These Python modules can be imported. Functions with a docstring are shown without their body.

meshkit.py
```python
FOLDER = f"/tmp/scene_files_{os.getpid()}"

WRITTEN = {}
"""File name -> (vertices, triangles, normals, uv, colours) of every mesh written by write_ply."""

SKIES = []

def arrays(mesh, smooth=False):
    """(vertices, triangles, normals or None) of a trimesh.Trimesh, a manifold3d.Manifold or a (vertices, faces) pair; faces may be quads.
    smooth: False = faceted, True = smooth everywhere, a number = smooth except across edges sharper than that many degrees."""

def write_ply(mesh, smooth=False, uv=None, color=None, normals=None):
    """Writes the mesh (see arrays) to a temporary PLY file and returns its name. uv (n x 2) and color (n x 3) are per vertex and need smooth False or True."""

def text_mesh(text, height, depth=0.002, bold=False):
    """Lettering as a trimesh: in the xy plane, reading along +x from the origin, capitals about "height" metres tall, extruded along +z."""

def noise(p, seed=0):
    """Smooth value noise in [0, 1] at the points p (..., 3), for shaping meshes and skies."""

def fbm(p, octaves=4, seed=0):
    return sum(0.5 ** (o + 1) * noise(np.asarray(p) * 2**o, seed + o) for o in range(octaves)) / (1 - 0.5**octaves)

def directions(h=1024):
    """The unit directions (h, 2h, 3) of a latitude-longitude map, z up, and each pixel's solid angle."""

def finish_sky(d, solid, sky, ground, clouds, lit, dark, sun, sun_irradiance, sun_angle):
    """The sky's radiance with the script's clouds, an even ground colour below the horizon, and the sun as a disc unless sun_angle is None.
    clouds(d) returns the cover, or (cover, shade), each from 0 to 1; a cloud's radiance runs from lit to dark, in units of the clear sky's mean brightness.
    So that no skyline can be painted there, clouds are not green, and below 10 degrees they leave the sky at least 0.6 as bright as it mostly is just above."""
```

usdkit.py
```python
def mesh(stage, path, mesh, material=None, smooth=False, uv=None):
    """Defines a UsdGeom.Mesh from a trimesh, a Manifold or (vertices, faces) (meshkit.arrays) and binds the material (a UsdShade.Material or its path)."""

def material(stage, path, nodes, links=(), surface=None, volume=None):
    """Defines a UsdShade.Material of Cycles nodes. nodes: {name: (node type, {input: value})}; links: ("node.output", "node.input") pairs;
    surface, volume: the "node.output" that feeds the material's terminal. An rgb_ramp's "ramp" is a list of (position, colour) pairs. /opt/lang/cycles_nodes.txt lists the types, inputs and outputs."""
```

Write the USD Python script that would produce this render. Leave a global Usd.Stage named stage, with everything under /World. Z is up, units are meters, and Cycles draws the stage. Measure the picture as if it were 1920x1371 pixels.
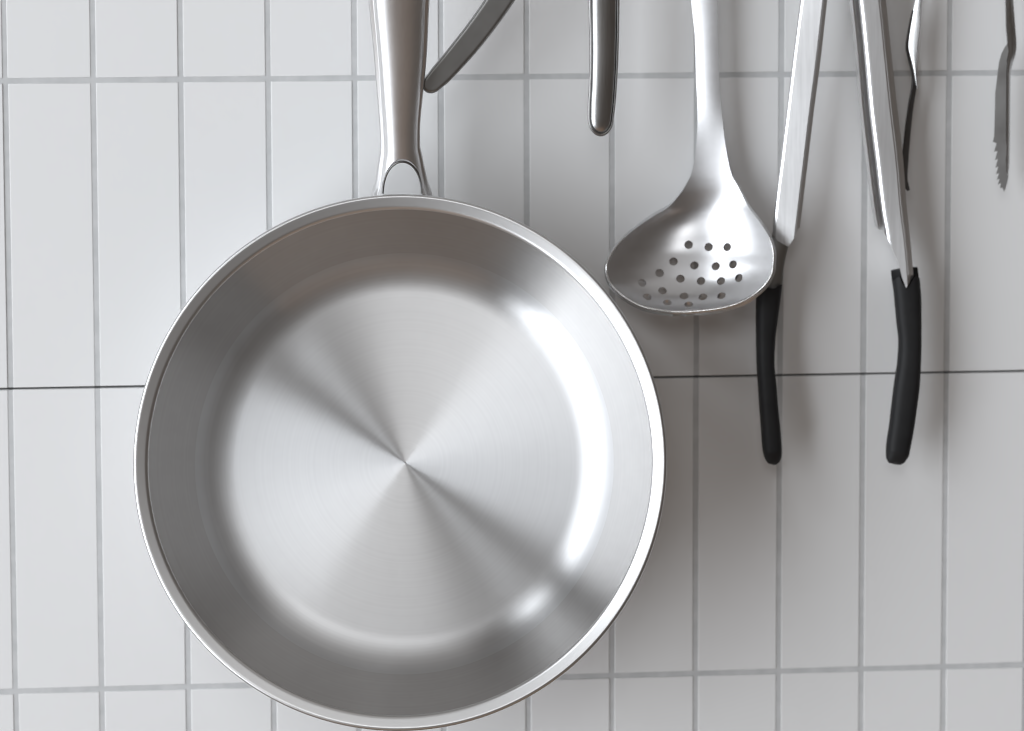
import math
import numpy as np, trimesh, manifold3d, usdkit, meshkit
from pxr import Usd, UsdGeom, UsdLux, UsdShade, Gf, Sdf, Vt
from shapely.geometry import Polygon

stage = Usd.Stage.CreateInMemory()
UsdGeom.SetStageUpAxis(stage, 'Z'); UsdGeom.SetStageMetersPerUnit(stage, 1.0)
UsdGeom.Xform.Define(stage, '/World'); UsdGeom.Scope.Define(stage, '/World/Looks')
rng = np.random.default_rng(7)

# ------------------------------------------------------------------ camera (the tile faces are the plane y = 0, x right, z up)
FPX, CX, CY, Z0 = 6000.0, 960.0, 350.0, 1.5
YAW, PITCH, ROLL = 0.09674599, -0.09042367, -0.00282295
EYE = np.array([-0.16309831, -FPX * 0.28 / 998, 0.24917915 + Z0])
fwd = np.array([math.sin(YAW) * math.cos(PITCH), math.cos(YAW) * math.cos(PITCH), math.sin(PITCH)])
r0 = np.array([math.cos(YAW), -math.sin(YAW), 0.0]); u0 = np.cross(r0, fwd)
RIGHT = math.cos(ROLL) * r0 + math.sin(ROLL) * u0
UP = -math.sin(ROLL) * r0 + math.cos(ROLL) * u0
cam = UsdGeom.Camera.Define(stage, '/World/camera')
M = Gf.Matrix4d(*RIGHT, 0, *UP, 0, *(-fwd), 0, *EYE, 1)
cam.AddTransformOp().Set(M)
cam.CreateHorizontalApertureAttr(36.0); cam.CreateVerticalApertureAttr(36.0 * 731 / 1024)
cam.CreateFocalLengthAttr(FPX / 1920 * 36)
cam.CreateVerticalApertureOffsetAttr(-(1371 / 2 - CY) / 1920 * 36)
cam.CreateClippingRangeAttr(Gf.Vec2f(0.05, 50))
cam.CreateFStopAttr(6.0); cam.CreateFocusDistanceAttr(1.62)
cam.CreateExposureAttr(-0.11)


def at(px, py, d):
    """The point d metres in front of the tiles that the photograph shows at this place (1920 x 1371 picture)."""
    v = RIGHT * (px - CX) / FPX - UP * (py - CY) / FPX + fwd
    return EYE + v * ((-d - EYE[1]) / v[1])


# ------------------------------------------------------------------ light: a big window on the left, a small one above it, soft room light
def dome(color, strength):
    m = usdkit.material(stage, '/World/Looks/room_light', {'b': ('background_shader', {'color': color, 'strength': strength})}, surface='b.background')
    d = UsdLux.DomeLight.Define(stage, '/World/room_light')
    UsdShade.MaterialBindingAPI.Apply(d.GetPrim()).Bind(m)


def lamp(name, pos, target, w, h, radiance, color=(1, 1, 1)):
    pos, target = np.array(pos, float), np.array(target, float)
    z = pos - target; z /= np.linalg.norm(z)
    x = np.cross([0, 0, 1.0], z); x /= np.linalg.norm(x)
    y = np.cross(z, x)
    L = UsdLux.RectLight.Define(stage, '/World/' + name)
    L.AddTransformOp().Set(Gf.Matrix4d(*x, 0, *y, 0, *z, 0, *pos, 1))
    L.CreateWidthAttr(w); L.CreateHeightAttr(h); L.CreateIntensityAttr(radiance); L.CreateColorAttr(Gf.Vec3f(*color))


dome((1.0, 0.86, 0.76), 0.105)
lamp('window_light', (-3.6, -2.95, Z0 - 0.10), (0, -2.95, Z0 - 0.10), 4.2, 5.1, 5.5, (0.955, 1.002, 1.055))
lamp('small_window_light', (-3.6, -2.8, Z0 + 3.8), (0, -0.6, Z0 + 0.3), 1.4, 0.7, 9.0, (0.955, 1.0, 1.045))
lamp('front_lamp', (-0.54, -3.0, Z0 + 1.26), (-0.05, 0, Z0), 0.86, 0.9, 4.5, (0.98, 1.0, 1.02))
lamp('ceiling_lamp', (0.1, -1.5, Z0 + 2.3), (0.1, -1.49, Z0), 2.6, 2.0, 0.35, (1.0, 1.0, 1.0))  # unseen overhead panel, added to brighten the spoon bowl and pan rim
lamp('low_warm_lamp', (-0.1, -1.5, Z0 - 2.0), (-0.1, -1.49, Z0), 3.0, 2.2, 0.22, (1.0, 0.62, 0.38))  # added panel standing in for warm bounce from below; browns the pan's inside


# ------------------------------------------------------------------ helpers
def numbered(path):
    if not stage.GetPrimAtPath(path):
        return path
    k = 1
    while stage.GetPrimAtPath(f'{path}_{k:03d}'):
        k += 1
    return f'{path}_{k:03d}'


def tag(o, label=None, category=None, group=None, kind=None):
    p = o.GetPrim() if hasattr(o, 'GetPrim') else o
    for k, v in (('label', label), ('category', category), ('group', group), ('kind', kind)):
        if v: p.SetCustomDataByKey(k, v)
    return o


def thing(name, label, category, loc, kind=None):
    x = UsdGeom.Xform.Define(stage, numbered('/World/' + name))
    x.AddTranslateOp().Set(Gf.Vec3d(*map(float, loc)))
    tag(x, label, category, kind=kind)
    ORIGIN[str(x.GetPath())] = np.array(loc, float)
    return x


ORIGIN = {}


def part(parent, name, mesh, material, smooth=30, normals=None, label=None):
    """One mesh of the scene under its thing (world coordinates in, moved to the thing's origin)."""
    pp = str(parent.GetPath())
    o = ORIGIN[pp]
    path = numbered(pp + '/' + name)
    if hasattr(mesh, 'to_mesh'):
        k = mesh.to_mesh(); v, f = np.array(k.vert_properties[:, :3], float), np.array(k.tri_verts)
    elif isinstance(mesh, trimesh.Trimesh):
        v, f = np.array(mesh.vertices), np.array(mesh.faces)
    else:
        v, f = np.asarray(mesh[0], float), np.asarray(mesh[1])
    m = usdkit.mesh(stage, path, (v - o, f), material, smooth=smooth)
    if normals is not None:
        m.CreateNormalsAttr(Vt.Vec3fArray.FromNumpy(np.asarray(normals, np.float32)))
        m.SetNormalsInterpolation('vertex')
    ORIGIN[path] = o
    if label: tag(m, label)
    return m


def unit(v):
    v = np.asarray(v, float)
    return v / np.maximum(np.linalg.norm(v, axis=-1, keepdims=True), 1e-12)


def grid_faces(n, m, closed=False):
    """Quads of an n x m grid of points; closed joins the last column to the first."""
    i, j = np.meshgrid(np.arange(n - 1), np.arange(m if closed else m - 1), indexing='ij')
    a = i * m + j; b = i * m + (j + 1) % m
    return np.stack([a, b, b + m, a + m], -1).reshape(-1, 4)


def tri(q):
    return np.vstack([q[:, [0, 1, 2]], q[:, [0, 2, 3]]])


def outward(v, f):
    t = trimesh.Trimesh(v, f, process=False)
    return (v, f[:, ::-1]) if t.volume < 0 else (v, f)


def loft(sections):
    """A closed solid through equally long closed rings of points."""
    S = np.asarray(sections, float); n, m = S.shape[:2]
    v = S.reshape(-1, 3)
    f = [tri(grid_faces(n, m, True))]
    # end caps: triangulate each ring as a polygon in its own plane
    for k, flip in ((0, True), (n - 1, False)):
        ring = S[k]; c = ring.mean(0)
        _, _, vt = np.linalg.svd(ring - c)
        p2 = (ring - c) @ vt[:2].T
        vv, ff = trimesh.creation.triangulate_polygon(Polygon(p2), engine='earcut')
        idx = np.array([np.argmin(((p2 - q) ** 2).sum(1)) for q in vv])
        f.append(idx[ff] + k * m)
    f = np.vstack(f)
    t = trimesh.Trimesh(v, f, process=False); trimesh.repair.fix_normals(t)
    return outward(np.array(t.vertices), np.array(t.faces))


def shell(G, thickness, away):
    """A sheet of the given thickness over a grid of front points; away points from the front to the back."""
    G = np.asarray(G, float); n, m = G.shape[:2]
    du = np.gradient(G, axis=1); dv = np.gradient(G, axis=0)
    N = unit(np.cross(du, dv)); N *= np.sign((N @ np.asarray(away, float)))[..., None]
    v = np.vstack([G.reshape(-1, 3), (G + N * thickness).reshape(-1, 3)])
    q = grid_faces(n, m); K = n * m
    loop = list(range(m)) + [i * m + m - 1 for i in range(1, n)] + [(n - 1) * m + j for j in range(m - 2, -1, -1)] + [i * m for i in range(n - 2, 0, -1)]
    L = np.array(loop); L2 = np.roll(L, -1)
    side = np.stack([L, L2, L2 + K, L + K], -1)
    f = np.vstack([tri(q)[:, ::-1], tri(q) + K, tri(side)])
    t = trimesh.Trimesh(v, f, process=False); trimesh.repair.fix_normals(t)
    return outward(np.array(t.vertices), np.array(t.faces))


def manifold(vf):
    v, f = vf
    t = trimesh.Trimesh(v, f, process=True)
    return manifold3d.Manifold(manifold3d.Mesh(np.asarray(t.vertices, np.float32), np.asarray(t.faces, np.uint32)))


def interp(rows, ys):
    """rows: (y, a, b, ...) -> smooth columns at ys."""
    from scipy.interpolate import PchipInterpolator
    R = np.array(rows, float)
    return [PchipInterpolator(R[:, 0], R[:, k], extrapolate=True)(ys) for k in range(1, R.shape[1])]


def bar(rows, ys, section, d, turn=0.0):
    """A bar through rows of (y, left, right) in the picture at distance d(y); section: closed ring of (across -1..1, out in metres)."""
    L, R = interp(rows, ys)
    D = np.array([d(y) for y in ys])
    P = np.array([at(l, y, k) for l, y, k in zip(L, ys, D)]); Q = np.array([at(r, y, k) for r, y, k in zip(R, ys, D)])
    C, H = (P + Q) / 2, (Q - P) / 2
    T = unit(np.gradient(C, axis=0))
    A = unit(H - T * (H * T).sum(1)[:, None]); W = np.linalg.norm(H, axis=1)
    O = np.cross(A, T); O *= np.where(O[:, 1:2] > 0, -1, 1)
    t = np.broadcast_to(np.asarray(turn, float), len(ys))[:, None]
    W = W / np.cos(t[:, 0])
    A, O = A * np.cos(t) + O * np.sin(t), O * np.cos(t) - A * np.sin(t)
    s = np.asarray(section, float)
    return [C[k] + A[k] * W[k] * s[:, :1] + O[k] * s[:, 1:2] for k in range(len(ys))]


# ------------------------------------------------------------------ materials
def steel(name, color, rough, aniso=0.0, centre=None, axis=None, streak=None, rough_var=0.05):
    n = {'g': ('geometry', {}), 'map': ('mapping', {'scale': streak or (60, 60, 60)}), 'n': ('noise_texture', {'scale': 1.0, 'detail': 4.0, 'roughness': 0.6}),
         'r': ('map_range', {'from_min': 0.25, 'from_max': 0.75, 'to_min': rough - rough_var, 'to_max': rough + rough_var}),
         'p': ('principled_bsdf', {'base_color': color, 'metallic': 1.0, 'anisotropic': aniso})}
    l = [('g.position', 'map.vector'), ('map.vector', 'n.vector'), ('n.fac', 'r.value'), ('r.result', 'p.roughness')]
    if centre is not None:   # grooves that run round the centre: the sheen spreads away from it
        n['sub'] = ('vector_math', {'math_type': 'subtract', 'vector2': tuple(centre)})
        n['cr'] = ('vector_math', {'math_type': 'cross_product', 'vector1': tuple(axis)})
        n['cn'] = ('vector_math', {'math_type': 'cross_product'})
        n['nn'] = ('vector_math', {'math_type': 'normalize'})
        l += [('g.position', 'sub.vector1'), ('sub.vector', 'cr.vector2'), ('cr.vector', 'cn.vector1'), ('g.normal', 'cn.vector2'), ('cn.vector', 'nn.vector1'), ('nn.vector', 'p.tangent')]
        n['len'] = ('vector_math', {'math_type': 'length'})
        n['ring'] = ('noise_texture', {'dimensions': '1D', 'scale': 700.0, 'detail': 3.0, 'roughness': 0.7})
        n['rm'] = ('rgb_ramp', {'ramp': [(0.25, tuple(0.965 * c for c in color)), (0.75, tuple(1.025 * c for c in color))]})
        l += [('sub.vector', 'len.vector1'), ('len.value', 'ring.w'), ('ring.fac', 'rm.fac'), ('rm.color', 'p.base_color')]
    return usdkit.material(stage, '/World/Looks/' + name, n, l, surface='p.BSDF')


tile_mat = usdkit.material(stage, '/World/Looks/white_tile', {
    'o': ('object_info', {}), 'g': ('geometry', {}), 'n': ('noise_texture', {'scale': 9.0, 'detail': 2.0}),
    'v': ('map_range', {'from_min': 0.0, 'from_max': 1.0, 'to_min': 0.0, 'to_max': 1.0}),
    'ra': ('rgb_ramp', {'ramp': [(0, (0.780, 0.786, 0.786)), (0.5, (0.788, 0.79, 0.79)), (1, (0.79, 0.79, 0.795))]}),
    'mx': ('math', {'math_type': 'multiply_add', 'value2': 0.5, 'value3': 0.0}),
    'ad': ('math', {'math_type': 'multiply_add', 'value2': 0.5}),
    'b': ('bump', {'strength': 0.06, 'distance': 0.002}), 'nb': ('noise_texture', {'scale': 28.0, 'detail': 1.0}),
    'p': ('principled_bsdf', {'roughness': 0.42, 'specular_ior_level': 0.4})},
    [('g.position', 'n.vector'), ('n.fac', 'mx.value1'), ('o.random', 'ad.value1'), ('mx.value', 'ad.value3'), ('ad.value', 'ra.fac'), ('ra.color', 'p.base_color'),
     ('g.position', 'nb.vector'), ('nb.fac', 'b.height'), ('b.normal', 'p.normal')], surface='p.BSDF')
grout_mat = usdkit.material(stage, '/World/Looks/grey_grout', {
    'g': ('geometry', {}), 'n': ('noise_texture', {'scale': 120.0, 'detail': 5.0}), 'ra': ('rgb_ramp', {'ramp': [(0.3, (0.50, 0.51, 0.515)), (0.7, (0.58, 0.585, 0.59))]}),
    'b': ('bump', {'strength': 0.2, 'distance': 0.0004}), 'p': ('principled_bsdf', {'roughness': 0.85})},
    [('g.position', 'n.vector'), ('n.fac', 'ra.fac'), ('ra.color', 'p.base_color'), ('n.fac', 'b.height'), ('b.normal', 'p.normal')], surface='p.BSDF')
board_mat = usdkit.material(stage, '/World/Looks/dark_board', {'p': ('principled_bsdf', {'base_color': (0.22, 0.22, 0.22), 'roughness': 0.9})}, surface='p.BSDF')
rubber_mat = usdkit.material(stage, '/World/Looks/black_silicone', {
    'g': ('geometry', {}), 'n': ('noise_texture', {'scale': 900.0, 'detail': 3.0}), 'n2': ('noise_texture', {'scale': 60.0, 'detail': 3.0}),
    'ra': ('rgb_ramp', {'ramp': [(0.3, (0.011, 0.011, 0.012)), (0.7, (0.017, 0.017, 0.018))]}),
    'b': ('bump', {'strength': 0.25, 'distance': 0.0003}), 'p': ('principled_bsdf', {'roughness': 0.6, 'specular_ior_level': 0.3})},
    [('g.position', 'n.vector'), ('g.position', 'n2.vector'), ('n2.fac', 'ra.fac'), ('ra.color', 'p.base_color'), ('n.fac', 'b.height'), ('b.normal', 'p.normal')], surface='p.BSDF')
satin = steel('satin_steel', (0.76, 0.755, 0.755), 0.37, streak=(500, 500, 20), rough_var=0.015)
polished = steel('polished_steel', (0.74, 0.735, 0.73), 0.18, streak=(200, 200, 60))
dull = steel('dull_grey_steel', (0.33, 0.327, 0.32), 0.42)

# ------------------------------------------------------------------ the tiled wall
PX, X0, PZ, ZA = 0.04554241, -0.26494022, 0.16199534, 0.15416552 + Z0
wall = thing('tiled_wall', 'wall of upright white rectangular tiles with pale grey grout', 'wall', (0, 0, Z0), kind='structure')
cols, rows = range(-2, 15), range(-1, 4)
SEAM = ZA - PZ                                        # the open seam between two sheets of tiles


def tile_mesh(x0, x1, z0, z1, c=0.0004, back=0.0035):
    y = rng.normal(0, 0.00005)
    tx, tz = rng.normal(0, 0.0011, 2)
    ring = lambda a, yy: [(x0 + a, yy, z0 + a), (x1 - a, yy, z0 + a), (x1 - a, yy, z1 - a), (x0 + a, yy, z1 - a)]
    v = np.array(ring(0, back) + ring(0, c) + ring(c * 0.35, c * 0.3) + ring(c * 1.1, 0.0), float)
    cx, cz = (x0 + x1) / 2, (z0 + z1) / 2
    v[4:, 1] += y + (v[4:, 0] - cx) * tx + (v[4:, 2] - cz) * tz * 0.5
    f = []
    for k in range(3):
        for j in range(4):
            a, b = k * 4 + j, k * 4 + (j + 1) % 4
            f.append((a, b, b + 4, a + 4))
    f += [(12, 13, 14, 15), (3, 2, 1, 0)]
    v, f = v, tri(np.array(f))
    return outward(v, f)


G = 0.00142
for r in rows:
    top = ZA - r * PZ + PZ
    bot = top - PZ
    for c in cols:
        xa, xb = X0 + (c - 0.0) * PX, X0 + (c + 1) * PX
        gt = 0.0006 if abs(top - SEAM) < 1e-6 else G
        gb = 0.0006 if abs(bot - SEAM) < 1e-6 else G
        e = rng.normal(0, 0.00010, 4)
        part(wall, 'tile', tile_mesh(xa + G + e[0], xb - G + e[1], bot + gb + e[2] * 0.5, top - gt + e[3] * 0.5), tile_mat, smooth=35)
xl, xr = X0 + cols[0] * PX, X0 + (cols[-1] + 1) * PX
zt, zb = ZA + 2 * PZ, ZA - 3 * PZ


def box(x0, x1, y0, y1, z0, z1):
    b = trimesh.creation.box([x1 - x0, y1 - y0, z1 - z0]); b.apply_translation([(x0 + x1) / 2, (y0 + y1) / 2, (z0 + z1) / 2]); return b


part(wall, 'grout', box(xl, xr, 0.00034, 0.004, SEAM + 0.0007, zt), grout_mat, smooth=False)
part(wall, 'grout', box(xl, xr, 0.00034, 0.004, zb, SEAM - 0.0007), grout_mat, smooth=False)
part(wall, 'backing_board', box(xl, xr, 0.0041, 0.012, zb, zt), board_mat, smooth=False)

# ------------------------------------------------------------------ the frying pan
FLOOR = at(760, 868, 0.035); RIM = at(747, 862, 0.078)
AX = unit(RIM - FLOOR); DEPTH = float(np.linalg.norm(RIM - FLOOR))
EX = unit(np.cross(AX, [0, 0, 1.0])); EX *= np.sign(EX[0]); EZ = np.cross(EX, AX); EZ *= np.sign(EZ[2])
RR = 1.018 * 499.5 * (-0.078 - EYE[1]) / FPX
pan = thing('frying_pan', 'large stainless steel frying pan hanging open side out against the tiles', 'frying pan', FLOOR)
pan_floor = steel('brushed_pan_floor', (0.565, 0.564, 0.568), 0.305, aniso=1.0, centre=FLOOR, axis=AX, rough_var=0.006, streak=(25, 25, 25))
pan_wall = steel('brushed_pan_wall', (0.545, 0.535, 0.528), 0.295, aniso=1.0, centre=FLOOR, axis=AX, rough_var=0.008, streak=(25, 25, 25))
pan_lip = steel('polished_pan_rim', (0.67, 0.667, 0.665), 0.34, rough_var=0.0)


def curve(points, n):
    """A smooth curve through the control points (Catmull-Rom)."""
    from scipy.interpolate import CubicSpline
    P = np.array(points, float); t = np.r_[0, np.cumsum(np.sqrt(np.linalg.norm(np.diff(P, axis=0), axis=1)))]
    return CubicSpline(t, P)(np.linspace(0, t[-1], n))


def arc(c, r, a0, a1, n):
    a = np.radians(np.linspace(a0, a1, n)); return np.stack([c[0] + r * np.cos(a), c[1] + r * np.sin(a)], 1)


h = DEPTH
fr = 0.024                                   # the rounding between floor and side
slope = math.radians(56)
f0 = 0.0890                                  # the flat floor ends here
fil = arc((f0, fr), fr, -90, -90 + 56, 22)
e = fil[-1]
sl = h - 0.0048 - e[1]
top = np.array([e[0] + sl / math.tan(slope), h - 0.0048])
k2 = 0.0035                                  # the side turns outwards into the pouring lip
lc = top + k2 * np.array([math.sin(slope), -math.cos(slope)])
lip_turn = arc(lc, k2, 90 + 56, 90 + 15, 10)
lt = lip_turn[-1]
lip_end = np.array([RR - 0.0016, lt[1] + (RR - 0.0016 - lt[0]) * math.tan(math.radians(15))])
tip_r = 0.0015
tdir = math.radians(15)
tc = lip_end - tip_r * np.array([-math.sin(tdir), math.cos(tdir)])
tip = arc(tc, tip_r, 105, -80, 16)
print('lip height', lip_end[1], 'rim', h, 'lip from', lt, 'to', lip_end)
inner_floor = np.stack([np.r_[np.linspace(0.0004, f0, 40)], np.zeros(40)], 1)
inner_wall = np.vstack([fil, np.linspace(fil[-1], top, 14)[1:]])
rim_p = np.vstack([lip_turn, np.linspace(lt, lip_end, 8)[1:], tip[1:]])
th = 0.0026
outer = np.vstack([np.linspace(tip[-1], lt + [0.0028, -0.0030], 6)[1:], np.linspace(top + [0.004, -0.004], e + [0.0026, -0.0016], 12), arc((f0, fr), fr + 0.0038, -90 + 51, -90, 14), [[0.0004, -0.0038]]])
prof = np.vstack([inner_floor, inner_wall[1:], rim_p[1:], outer])
cuts = [0, len(inner_floor) + len(fil) - 2, len(inner_floor) + len(inner_wall) - 2, len(inner_floor) + len(inner_wall) + len(rim_p) - 3, len(prof) - 1]
SEG = 240
ang = np.linspace(0, 2 * math.pi, SEG, endpoint=False)


def lathe(p):
    ca, sa = np.cos(ang), np.sin(ang)
    v = FLOOR + p[:, None, :1] * (ca[:, None] * EX + sa[:, None] * EZ)[None] + p[:, None, 1:2] * AX
    t = np.gradient(p, axis=0); t = unit(t)
    nr, nh = -t[:, 1], t[:, 0]
    n = nr[:, None, None] * (ca[:, None] * EX + sa[:, None] * EZ)[None] + nh[:, None, None] * AX
    return v, unit(n)


PV, PN = lathe(prof)


def ring_part(parent, name, a, b, mat):
    v, n = PV[a:b + 1].reshape(-1, 3), PN[a:b + 1].reshape(-1, 3)
    f = tri(grid_faces(b + 1 - a, SEG, True))
    c = v[f]; fn = np.cross(c[:, 1] - c[:, 0], c[:, 2] - c[:, 0])
    flip = (fn * n[f[:, 0]]).sum(1).mean() < 0
    if flip: f = f[:, ::-1]
    return part(parent, name, (v, f), mat, smooth=True, normals=n)


ring_part(pan, 'cooking_surface', cuts[0], cuts[1], pan_floor)
ring_part(pan, 'side_wall', cuts[1], cuts[2], pan_wall)
ring_part(pan, 'rim', cuts[2], cuts[3], pan_lip)
ring_part(pan, 'outside', cuts[3], cuts[4], satin)
# handle: a rounded hollow-looking grip that forks above the rim
hrows = [(-260, 704, 800), (-250, 694, 810), (-225, 684, 820), (-160, 681, 822), (-80, 684, 815), (0, 691, 806), (100, 701, 801), (175, 707, 794), (250, 713, 788), (275, 714, 788), (300, 711, 793), (320, 708, 797), (350, 703, 804), (372, 696, 812), (400, 690, 820)]
ys = np.unique(np.r_[np.linspace(-260, 0, 22), np.linspace(0, 250, 20), np.linspace(250, 400, 30)])
th_ = np.radians(np.linspace(180, 0, 25))
dome_s = np.stack([0.86 * np.cos(th_), 0.0075 * np.sin(th_) ** 0.8 + 0.0002], 1)
sec = np.vstack([[(-0.97, -0.0075), (-1.0, -0.006), (-1.0, -0.0012), (-0.96, -0.0002)], dome_s, [(0.96, -0.0002), (1.0, -0.0012), (1.0, -0.006), (0.97, -0.0075)]])
grip = manifold(loft(bar(hrows, ys, sec, lambda y: 0.036 + 0.00008 * max(0, 370 - y))))
a_ = np.radians(np.linspace(0, 180, 40))
op = np.vstack([np.stack([754.5 + 37.5 * np.cos(a_), 366 - 63 * np.sin(a_) ** 0.9], 1), [(717, 430), (792, 430)]])
def opening(k, d):
    return np.array([at(754.5 + (x - 754.5) * k, 366 + (y - 366) * (1 + (k - 1) * 0.7), d) for x, y in op])


grip = grip - manifold(loft([opening(1.0, 0.048), opening(1.0, 0.01)])) - manifold(loft([opening(1.30, 0.065), opening(0.98, 0.0400)]))
part(pan, 'handle', grip, satin, smooth=35)

# ------------------------------------------------------------------ the perforated serving spoon
spoon = thing('perforated_spoon', 'stainless steel perforated serving spoon with wide round bowl, right of the pan', 'serving spoon', at(1320, 100, 0.02))
spoon_mat = steel('spoon_steel', (0.70, 0.70, 0.71), 0.34, rough_var=0.012, streak=(90, 90, 90))
srows = [(-330, 1286, 1340), (-150, 1288, 1341), (0, 1296, 1344.5), (70, 1303, 1346), (150, 1305.5, 1349), (210, 1308, 1353.5), (260, 1306.5, 1358.5), (300, 1302, 1365), (329, 1295, 1372), (349, 1285, 1383), (367, 1273, 1392), (391, 1250, 1405),
         (404, 1228, 1415), (429, 1191, 1433), (454, 1163, 1446), (478, 1145, 1451), (503, 1136.5, 1450), (528, 1142, 1440), (553, 1164, 1415), (565, 1182, 1395), (575, 1203, 1366), (582, 1232, 1330), (585.5, 1262, 1288)]
rim_d = [(-330, .0150), (150, .0140), (260, .0132), (320, .0128), (345, .0128), (370, .0136), (395, .0160), (420, .0195), (450, .0245), (480, .0285), (520, .0325), (550, .0345), (575, .0358), (585.5, .0362)]
mid_d = {-330: .0150, 150: .0140, 260: .0129, 320: .0123, 345: .0117, 370: .0101, 395: .0086, 420: .0084, 450: .0098, 480: .0120, 520: .0165, 550: .0215, 575: .0290, 585.5: .0352}
drows = [(y, d, d - mid_d[y]) for y, d in rim_d]
ys = np.unique(np.r_[np.linspace(-330, 260, 60), np.linspace(260, 585.5, 90), np.linspace(570, 585.5, 12)])


twist = lambda y: math.tan(math.radians(float(np.interp(y, [-330, 300, 420, 480, 585], [18, 18, 17, 15, 13]))))


def spoon_grid(ys, m=61):
    L, R = interp(srows, ys); D, B = interp(drows, ys)
    out = []
    u = np.sin(np.linspace(-1, 1, m) * math.pi / 2)
    for y, l, r, d, b in zip(ys, L, R, D, B):
        out.append([at((l + r) / 2 + (r - l) / 2 * s, y, d - b * (1 - abs(s) ** 2.15) + twist(y) * s * (r - l) / 2 * 0.00028 + 0.0004 * (1 - s * s) * min(1, max(0, (350 - y) / 150))) for s in u])
    return np.array(out)


SG = spoon_grid(ys)
bowl = manifold(shell(SG, 0.0021, (0, 1, 0)))
holes = [(772, 722), (922, 742), (1065, 742), (660, 850), (818, 880), (972, 885), (1108, 873), (548, 935), (705, 978), (862, 998), (1015, 998), (1150, 972), (420, 1013), (578, 1068), (735, 1108), (878, 1118), (1020, 1108), (460, 1118), (608, 1160), (770, 1172)]
du = np.gradient(SG, axis=1); dv = np.gradient(SG, axis=0); SN = unit(np.cross(du, dv)); SN *= -np.sign(SN[..., 1:2])
flat = SG.reshape(-1, 3); fn = SN.reshape(-1, 3)
vec = flat - EYE; depth = vec @ fwd
fpx = np.stack([CX + FPX * (vec @ RIGHT) / depth, CY - FPX * (vec @ UP) / depth], 1)
for hx, hy in holes:
    q = np.array([1100 + hx / 4.033, 280 + hy / 4.033])
    k = np.argsort(((fpx - q) ** 2).sum(1))[:4]
    w = 1 / (1e-3 + ((fpx[k] - q) ** 2).sum(1)); w /= w.sum()
    c, n = (flat[k] * w[:, None]).sum(0), unit((fn[k] * w[:, None]).sum(0))
    cyl = trimesh.creation.cylinder(radius=0.0023, height=0.008, sections=20)
    cyl.apply_transform(trimesh.geometry.align_vectors([0, 0, 1], n)); cyl.apply_translation(c)
    bowl = bowl - manifold((np.array(cyl.vertices), np.array(cyl.faces)))
k_ = bowl.to_mesh()
sv, sf, sn = meshkit.arrays(trimesh.Trimesh(np.array(k_.vert_properties[:, :3], float), np.array(k_.tri_verts), process=False), 28)
cz = sv[sf].mean(1); cv = cz - EYE; cpy = CY - FPX * (cv @ UP) / (cv @ fwd)
for nm, sel in (('handle', cpy < 318), ('bowl', cpy >= 318)):
    used, inv = np.unique(sf[sel], return_inverse=True)
    part(spoon, nm, (sv[used], inv.reshape(-1, 3)), spoon_mat, smooth=True, normals=sn[used])


def tube(P, r, n=10):
    P = np.asarray(P, float); T = unit(np.gradient(P, axis=0))
    A = unit(np.cross(T, [0.13, 1, 0.21])); B = np.cross(T, A)
    a = np.linspace(0, 2 * math.pi, n, endpoint=False)
    r = np.broadcast_to(r, len(P))
    return loft([P[k] + r[k] * (np.cos(a)[:, None] * A[k] + np.sin(a)[:, None] * B[k]) for k in range(len(P))])


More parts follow.
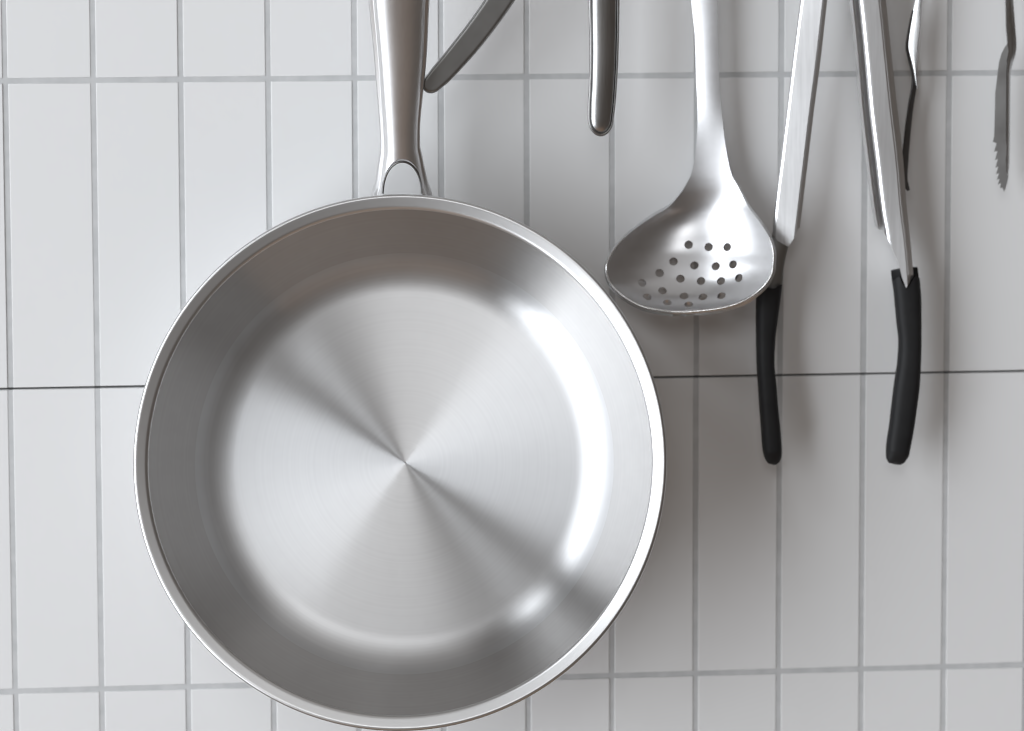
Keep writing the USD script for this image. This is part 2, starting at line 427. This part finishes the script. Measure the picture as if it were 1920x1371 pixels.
low = ys > 440
edge = np.vstack([SG[low][:, 0], SG[-1, 1:-1], SG[low][::-1][:, -1]])
from scipy.ndimage import gaussian_filter1d
edge = gaussian_filter1d(edge, 2.0, axis=0, mode='nearest')
keep = np.r_[True, np.linalg.norm(np.diff(edge, axis=0), axis=1) > 2e-4]
edge = edge[keep]
part(spoon, 'rim', tube(edge, 0.00105 * np.sin(np.linspace(0.12, math.pi - 0.12, len(edge))) ** 0.4), polished, smooth=50)


# added dark tube: shade on the inner face of the pan handle's arch, as colour
shade_line = []
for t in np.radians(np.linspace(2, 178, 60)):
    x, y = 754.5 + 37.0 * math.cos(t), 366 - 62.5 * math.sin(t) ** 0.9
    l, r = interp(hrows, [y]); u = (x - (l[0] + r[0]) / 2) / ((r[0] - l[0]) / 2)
    shade_line.append(at(x, y, 0.036 + 0.00008 * max(0, 370 - y) + 0.0075 * max(0.05, 1 - (u / 0.86) ** 2) ** 0.4 - 0.0006))
part(pan, 'handle_edge', tube(shade_line, 0.00062, 8), steel('arch_shade_dark', (0.20, 0.197, 0.195), 0.45), smooth=50)

# ------------------------------------------------------------------ two more utensil handles
def paddle(rows, ys, end_y, d, profile, back):
    """A bar with a half-round lower end; profile(k) gives the front's height from the middle (0) to the edge (1)."""
    L, R = interp(rows, ys)
    P, Mid = [], []
    w = (R[-1] - L[-1]) / 2
    for l, r, y in zip(L, R, ys):
        P.append((l, y)); Mid.append(((l + r) / 2, y))
    c = ((L[-1] + R[-1]) / 2, ys[-1])
    for t in np.radians(np.linspace(180, 0, 25))[1:-1]:
        P.append((c[0] + w * math.cos(t), c[1] + (end_y - c[1]) * math.sin(t))); Mid.append(c)
    for l, r, y in list(zip(L, R, ys))[::-1]:
        P.append((r, y)); Mid.append(((l + r) / 2, y))
    P, Mid = np.array(P), np.array(Mid)
    ks = np.linspace(0, 1, 22)
    rings = []
    for k in ks:
        q = Mid + k * (P - Mid)
        rings.append([at(x, y, d(y) + profile(k)) for x, y in q])
    rings.append([at(x, y, d(y) - back * 0.6) for x, y in P])
    rings.append([at(x, y, d(y) - back) for x, y in Mid + 0.85 * (P - Mid)])
    rings.append([at(x, y, d(y) - back) for x, y in Mid])
    S = np.array(rings)
    v = S.reshape(-1, 3); f = tri(grid_faces(len(S), S.shape[1], True))
    t = trimesh.Trimesh(v, f, process=True); t.merge_vertices(); t.update_faces(t.nondegenerate_faces()); trimesh.repair.fix_normals(t)
    return outward(np.array(t.vertices), np.array(t.faces))


u1 = thing('utensil', 'dull grey curved flat utensil handle slanting down behind the pan handle', 'utensil', at(870, 80, 0.02))
# swept along a gentle bend
mid = curve([(968, -50), (925, 18), (880, 78), (840, 125), (812, 155)], 40)
tn = unit(np.gradient(mid, axis=0)); nr = np.stack([tn[:, 1], -tn[:, 0]], 1)
hw = np.interp(np.linspace(0, 1, 40), [0, 0.6, 0.9, 1], [25, 23, 20.5, 18])
Pl, Pr = mid + nr * hw[:, None], mid - nr * hw[:, None]
tipc = mid[-1]
arc_pts = [tipc + hw[-1] * (math.cos(t) * nr[-1] + 1.25 * math.sin(t) * tn[-1]) for t in np.radians(np.linspace(0, 180, 21))[1:-1]]
outl = np.vstack([Pl, arc_pts, Pr[::-1]]); cen = np.vstack([mid, [tipc] * 19, mid[::-1]])
rings = []
for k in np.linspace(0, 1, 14):
    q = cen + k * (outl - cen); hgt = 0.0021 * math.sqrt(max(0, 1 - max(0, (k - 0.72) / 0.28) ** 2))
    rings.append([at(x, y, 0.046 + hgt) for x, y in q])
rings.append([at(x, y, 0.045) for x, y in outl]); rings.append([at(x, y, 0.0435) for x, y in cen + 0.8 * (outl - cen)]); rings.append([at(x, y, 0.0435) for x, y in cen])
S = np.array(rings)
t = trimesh.Trimesh(S.reshape(-1, 3), tri(grid_faces(len(S), S.shape[1], True)), process=True); t.update_faces(t.nondegenerate_faces()); trimesh.repair.fix_normals(t)
part(u1, 'handle', outward(np.array(t.vertices), np.array(t.faces)), dull, smooth=45)

u2 = thing('utensil', 'round-ended dark grey steel utensil handle hanging between pan and perforated spoon', 'utensil', at(1130, 100, 0.02))


def ridge(k):
    if k > 0.80:
        return 0.0012 * math.sqrt(max(0.0, 1 - ((k - 0.90) / 0.10) ** 2))
    return 0.0004 + 0.0036 * math.sqrt(max(0.0, 1 - (k / 0.86) ** 2.2))


part(u2, 'handle', paddle([(-160, 1101, 1168), (-100, 1103, 1165), (0, 1103.5, 1162), (100, 1105, 1160), (160, 1104, 1157), (200, 1102, 1154), (222, 1102, 1151)], np.linspace(-160, 222, 50), 256, lambda y: 0.050, ridge, 0.007),
     steel('dark_channel_steel', (0.44, 0.437, 0.433), 0.32, streak=(300, 300, 25)), smooth=40)

# ------------------------------------------------------------------ the big tongs with black tips
tongs = thing('kitchen_tongs', 'open steel kitchen tongs with long black silicone tips', 'tongs', at(1577, 100, 0.02))
tong_mat = steel('tong_steel', (0.82, 0.82, 0.825), 0.30, streak=(500, 500, 20), rough_var=0.015)
A_rows = [(-330, 1548, 1596), (0, 1501, 1550), (100, 1488, 1539), (200, 1476, 1526), (300, 1464, 1514), (400, 1452, 1502), (440, 1449, 1497)]
B_rows = [(-330, 1556, 1608), (0, 1598, 1661), (100, 1608.5, 1671), (200, 1617, 1682), (300, 1629, 1693.5), (400, 1642, 1701), (431, 1648, 1704.5), (480, 1654, 1709.5), (560, 1660, 1715)]


def channel(rows, ys, section, d, taper):
    S = bar(rows, ys, section, d)
    return loft(S)


# first arm: broad bright face turned a little to the window, side flange in its own shade
secA = [(-1.0, -0.0005), (-0.92, 0.0006), (-0.8, 0.0013), (0.54, 0.0046), (0.61, 0.0044), (0.67, 0.0037), (0.98, 0.0022), (1.0, -0.004), (0.95, -0.0045), (0.68, 0.0030), (0.55, 0.0040), (-0.78, -0.0002), (-0.9, -0.0012)]
armA = manifold(loft(bar(A_rows, np.linspace(-330, 462, 60), secA, lambda y: 0.021)))
cutA = np.array([(1400, 560), (1400, 425), (1449, 440), (1458, 452), (1478, 463), (1490, 445), (1497, 428), (1530, 425), (1530, 560)])
armA = armA - manifold(loft([[at(x, y, 0.06) for x, y in cutA], [at(x, y, 0.001) for x, y in cutA]]))
aA = part(tongs, 'arm', armA, tong_mat, smooth=False)
neckA = [(400, 1455, 1490), (440, 1448, 1484), (470, 1443, 1476), (500, 1441, 1470), (535, 1439, 1467), (560, 1436, 1460), (600, 1430, 1450)]
nsec = [(-1, 0), (-0.9, 0.0008), (-0.4, 0.0018), (0.4, 0.0018), (0.9, 0.0008), (1, 0), (0.9, -0.001), (-0.9, -0.001)]
part(aA, 'neck', loft(bar(neckA, np.linspace(405, 600, 20), nsec, lambda y: 0.0185)), dull, smooth=40)
# second arm: groove on its left, face turned away from the window
secB = [(-1.0, -0.0010), (-0.99, -0.0004), (-0.94, -0.0004), (-0.90, -0.0095), (-0.66, -0.0095), (-0.63, 0.0004), (-0.54, 0.0015), (-0.44, 0.0021), (-0.34, 0.0024), (0.44, 0.0044), (0.52, 0.0041), (0.58, 0.0035), (0.97, 0.0012), (1.0, -0.0075), (0.9, -0.0105), (-0.95, -0.0105)]
armB = manifold(loft(bar(B_rows, np.linspace(-330, 560, 70), secB, lambda y: 0.021)))
cutB = np.array([(1560, 425), (1642, 425), (1649, 431), (1654.5, 431.5), (1664, 447), (1674, 468), (1685, 495), (1691, 520), (1699, 541), (1699, 640), (1560, 640)])
cutC = np.array([(1713.5, 517), (1760, 517), (1760, 640), (1698, 640), (1698, 542)])
for cut in (cutB, cutC):
    armB = armB - manifold(loft([[at(x, y, 0.06) for x, y in cut], [at(x, y, 0.001) for x, y in cut]]))
aB = part(tongs, 'arm', armB, tong_mat, smooth=False)
tA = [(520, 1420, 1467), (535, 1420, 1466), (560, 1418, 1463), (600, 1417.5, 1457.5), (640, 1418, 1453), (680, 1419, 1451.5), (720, 1421.5, 1455), (760, 1424, 1458), (800, 1427, 1462), (840, 1430, 1465), (855, 1433.5, 1465.5), (864, 1438.5, 1464.5), (869, 1445, 1461), (871, 1449.5, 1456.5)]
tB = [(505, 1671, 1721), (520, 1672.5, 1723), (545, 1676, 1725.5), (560, 1677.5, 1726.5), (600, 1681, 1727), (640, 1685, 1727), (680, 1683, 1726), (720, 1677, 1724), (760, 1672, 1719), (800, 1667.5, 1713.5), (840, 1662, 1706), (855, 1661.5, 1703), (863, 1664.5, 1700.5), (868, 1670, 1696.5), (870.5, 1676, 1690)]
an = np.linspace(0, 2 * math.pi, 28, endpoint=False)
tsec = np.stack([np.sign(np.cos(an)) * abs(np.cos(an)) ** 0.75, 0.0058 * np.sign(np.sin(an)) * abs(np.sin(an)) ** 0.75], 1)


def silicone(rows, notch, bend):
    ys = np.unique(np.r_[np.linspace(rows[0][0], 840, 50), np.linspace(840, rows[-1][0], 14)])
    S = bar(rows, ys, tsec, bend)
    for k in range(len(ys)):      # the end thins out too
        s = min(1.0, math.sqrt(max(0.05, (rows[-1][0] + 1 - ys[k]) / 26)))
        S[k] = S[k].mean(0) + (S[k] - S[k].mean(0)) * [1, s, 1]
    m = manifold(loft(S))
    c = np.array(notch)
    return m - manifold(loft([[at(x, y, 0.06) for x, y in c], [at(x, y, 0.0181) for x, y in c]]))


part(tongs, 'tip', silicone(tA, [(1400, 500), (1400, 530), (1420, 533), (1431, 535), (1441, 540), (1453, 541), (1459, 536), (1464, 534.5), (1480, 533), (1480, 500)], lambda y: 0.0185 + 0.006 * max(0, (y - 640) / 230)), rubber_mat, smooth=50)
part(tongs, 'tip', silicone(tB, [(1650, 490), (1650, 528), (1675, 526), (1686, 518), (1692, 531), (1699, 541), (1706, 534), (1713, 522), (1718, 516.5), (1724, 522), (1740, 524), (1740, 490)], lambda y: 0.0185 + 0.006 * max(0, (y - 640) / 230)), rubber_mat, smooth=50)

# ------------------------------------------------------------------ the small tongs with toothed claws
small = thing('serving_tongs', 'slim steel serving tongs with toothed claw tips, farthest right', 'tongs', at(1800, 100, 0.02))
slim = steel('slim_tong_steel', (0.50, 0.497, 0.495), 0.24, streak=(200, 200, 40))
L_rows = [(-330, 1747, 1762), (-120, 1731, 1744), (0, 1716, 1728), (45, 1707, 1725), (88, 1699, 1720), (104, 1702, 1719), (120, 1707, 1719), (150, 1711, 1719), (200, 1703.5, 1712.5), (250, 1697, 1707), (300, 1693, 1703), (335, 1693, 1701), (352, 1699, 1704), (357, 1703, 1705)]
lsec = [(-1, -0.0002), (-0.9, 0.0003), (0, 0.0005), (0.9, 0.0003), (1, -0.0002), (0.9, -0.0007), (0, -0.0007), (-0.9, -0.0007)]
yl = np.linspace(-330, 357, 90)
arm_rows = [q for q in L_rows if q[0] < 80] + [(88, 1701.5, 1720), (104, 1705, 1719.5), (120, 1709.5, 1719.5), (140, 1714, 1719.5), (158, 1717.5, 1719.8), (166, 1719, 1720)]
aL = part(small, 'arm', loft(bar(arm_rows, np.linspace(-330, 166, 70), lsec, lambda y: 0.0156, turn=np.radians(25))), slim, smooth=40)
claw_mat = steel('claw_steel', (0.36, 0.357, 0.355), 0.38)
claw_rows = [(20, 1711, 1714), (60, 1702.5, 1707), (88, 1698.5, 1705), (104, 1701, 1709), (125, 1706, 1715)] + [(y, l - 1.2, r + 1.0) for y, l, r in L_rows if y >= 150]
part(aL, 'claw', loft(bar(claw_rows, np.linspace(20, 357, 70), lsec, lambda y: 0.0148, turn=np.radians(-30))), steel('claw_dark_reflection', (0.17, 0.168, 0.167), 0.34), smooth=40)  # same steel seen edge-on; its dark reflection is put into the base colour
R_rows = [(-330, 1852, 1868), (-120, 1872, 1888), (0, 1884.5, 1901), (50, 1885.5, 1904.5), (85, 1888, 1907), (98, 1888, 1906), (118, 1887, 1900), (140, 1886.5, 1895.5), (200, 1886, 1895), (280, 1885.5, 1894), (325, 1885, 1892), (345, 1883, 1887)]
rsec = [(-1, 0.0004), (-0.9, 0.0009), (-0.15, 0.0012), (0.0, 0.0010), (0.95, -0.0007), (1, -0.0012), (0.8, -0.0018), (0.2, -0.0010), (-0.9, -0.0010)]
aR = part(small, 'arm', loft(bar(R_rows, np.linspace(-330, 345, 90), rsec, lambda y: 0.017)), slim, smooth=40)
claw = [(1889, 82), (1891, 96), (1887, 118), (1886.5, 200), (1886.3, 262), (1887.5, 275), (1886, 300), (1887, 322), (1891, 331), (1888, 345), (1883, 360), (1879.5, 352)]
teeth = [(1875, 353), (1876.5, 343), (1871, 347), (1874, 335), (1869, 338), (1873, 325), (1867.5, 327), (1872, 312), (1866.5, 315), (1871, 298), (1865.5, 301), (1870, 283), (1864, 285), (1868.5, 269), (1861.5, 266)]
claw += teeth + [(1864, 256), (1865, 220), (1866, 175), (1870, 142), (1873, 117), (1878, 100), (1884, 88)]
cl = Polygon(claw).buffer(0)
vv, ff = trimesh.creation.triangulate_polygon(cl, engine='earcut')
ring = np.array(cl.exterior.coords)[:-1]
dcl = lambda x, y, o: at(x, y, 0.0165 + o + (x - 1862) * 0.00006)
solid = loft([[dcl(x, y, 0.0005) for x, y in ring], [dcl(x, y, -0.0007) for x, y in ring]])
part(aR, 'claw', solid, claw_mat, smooth=False)
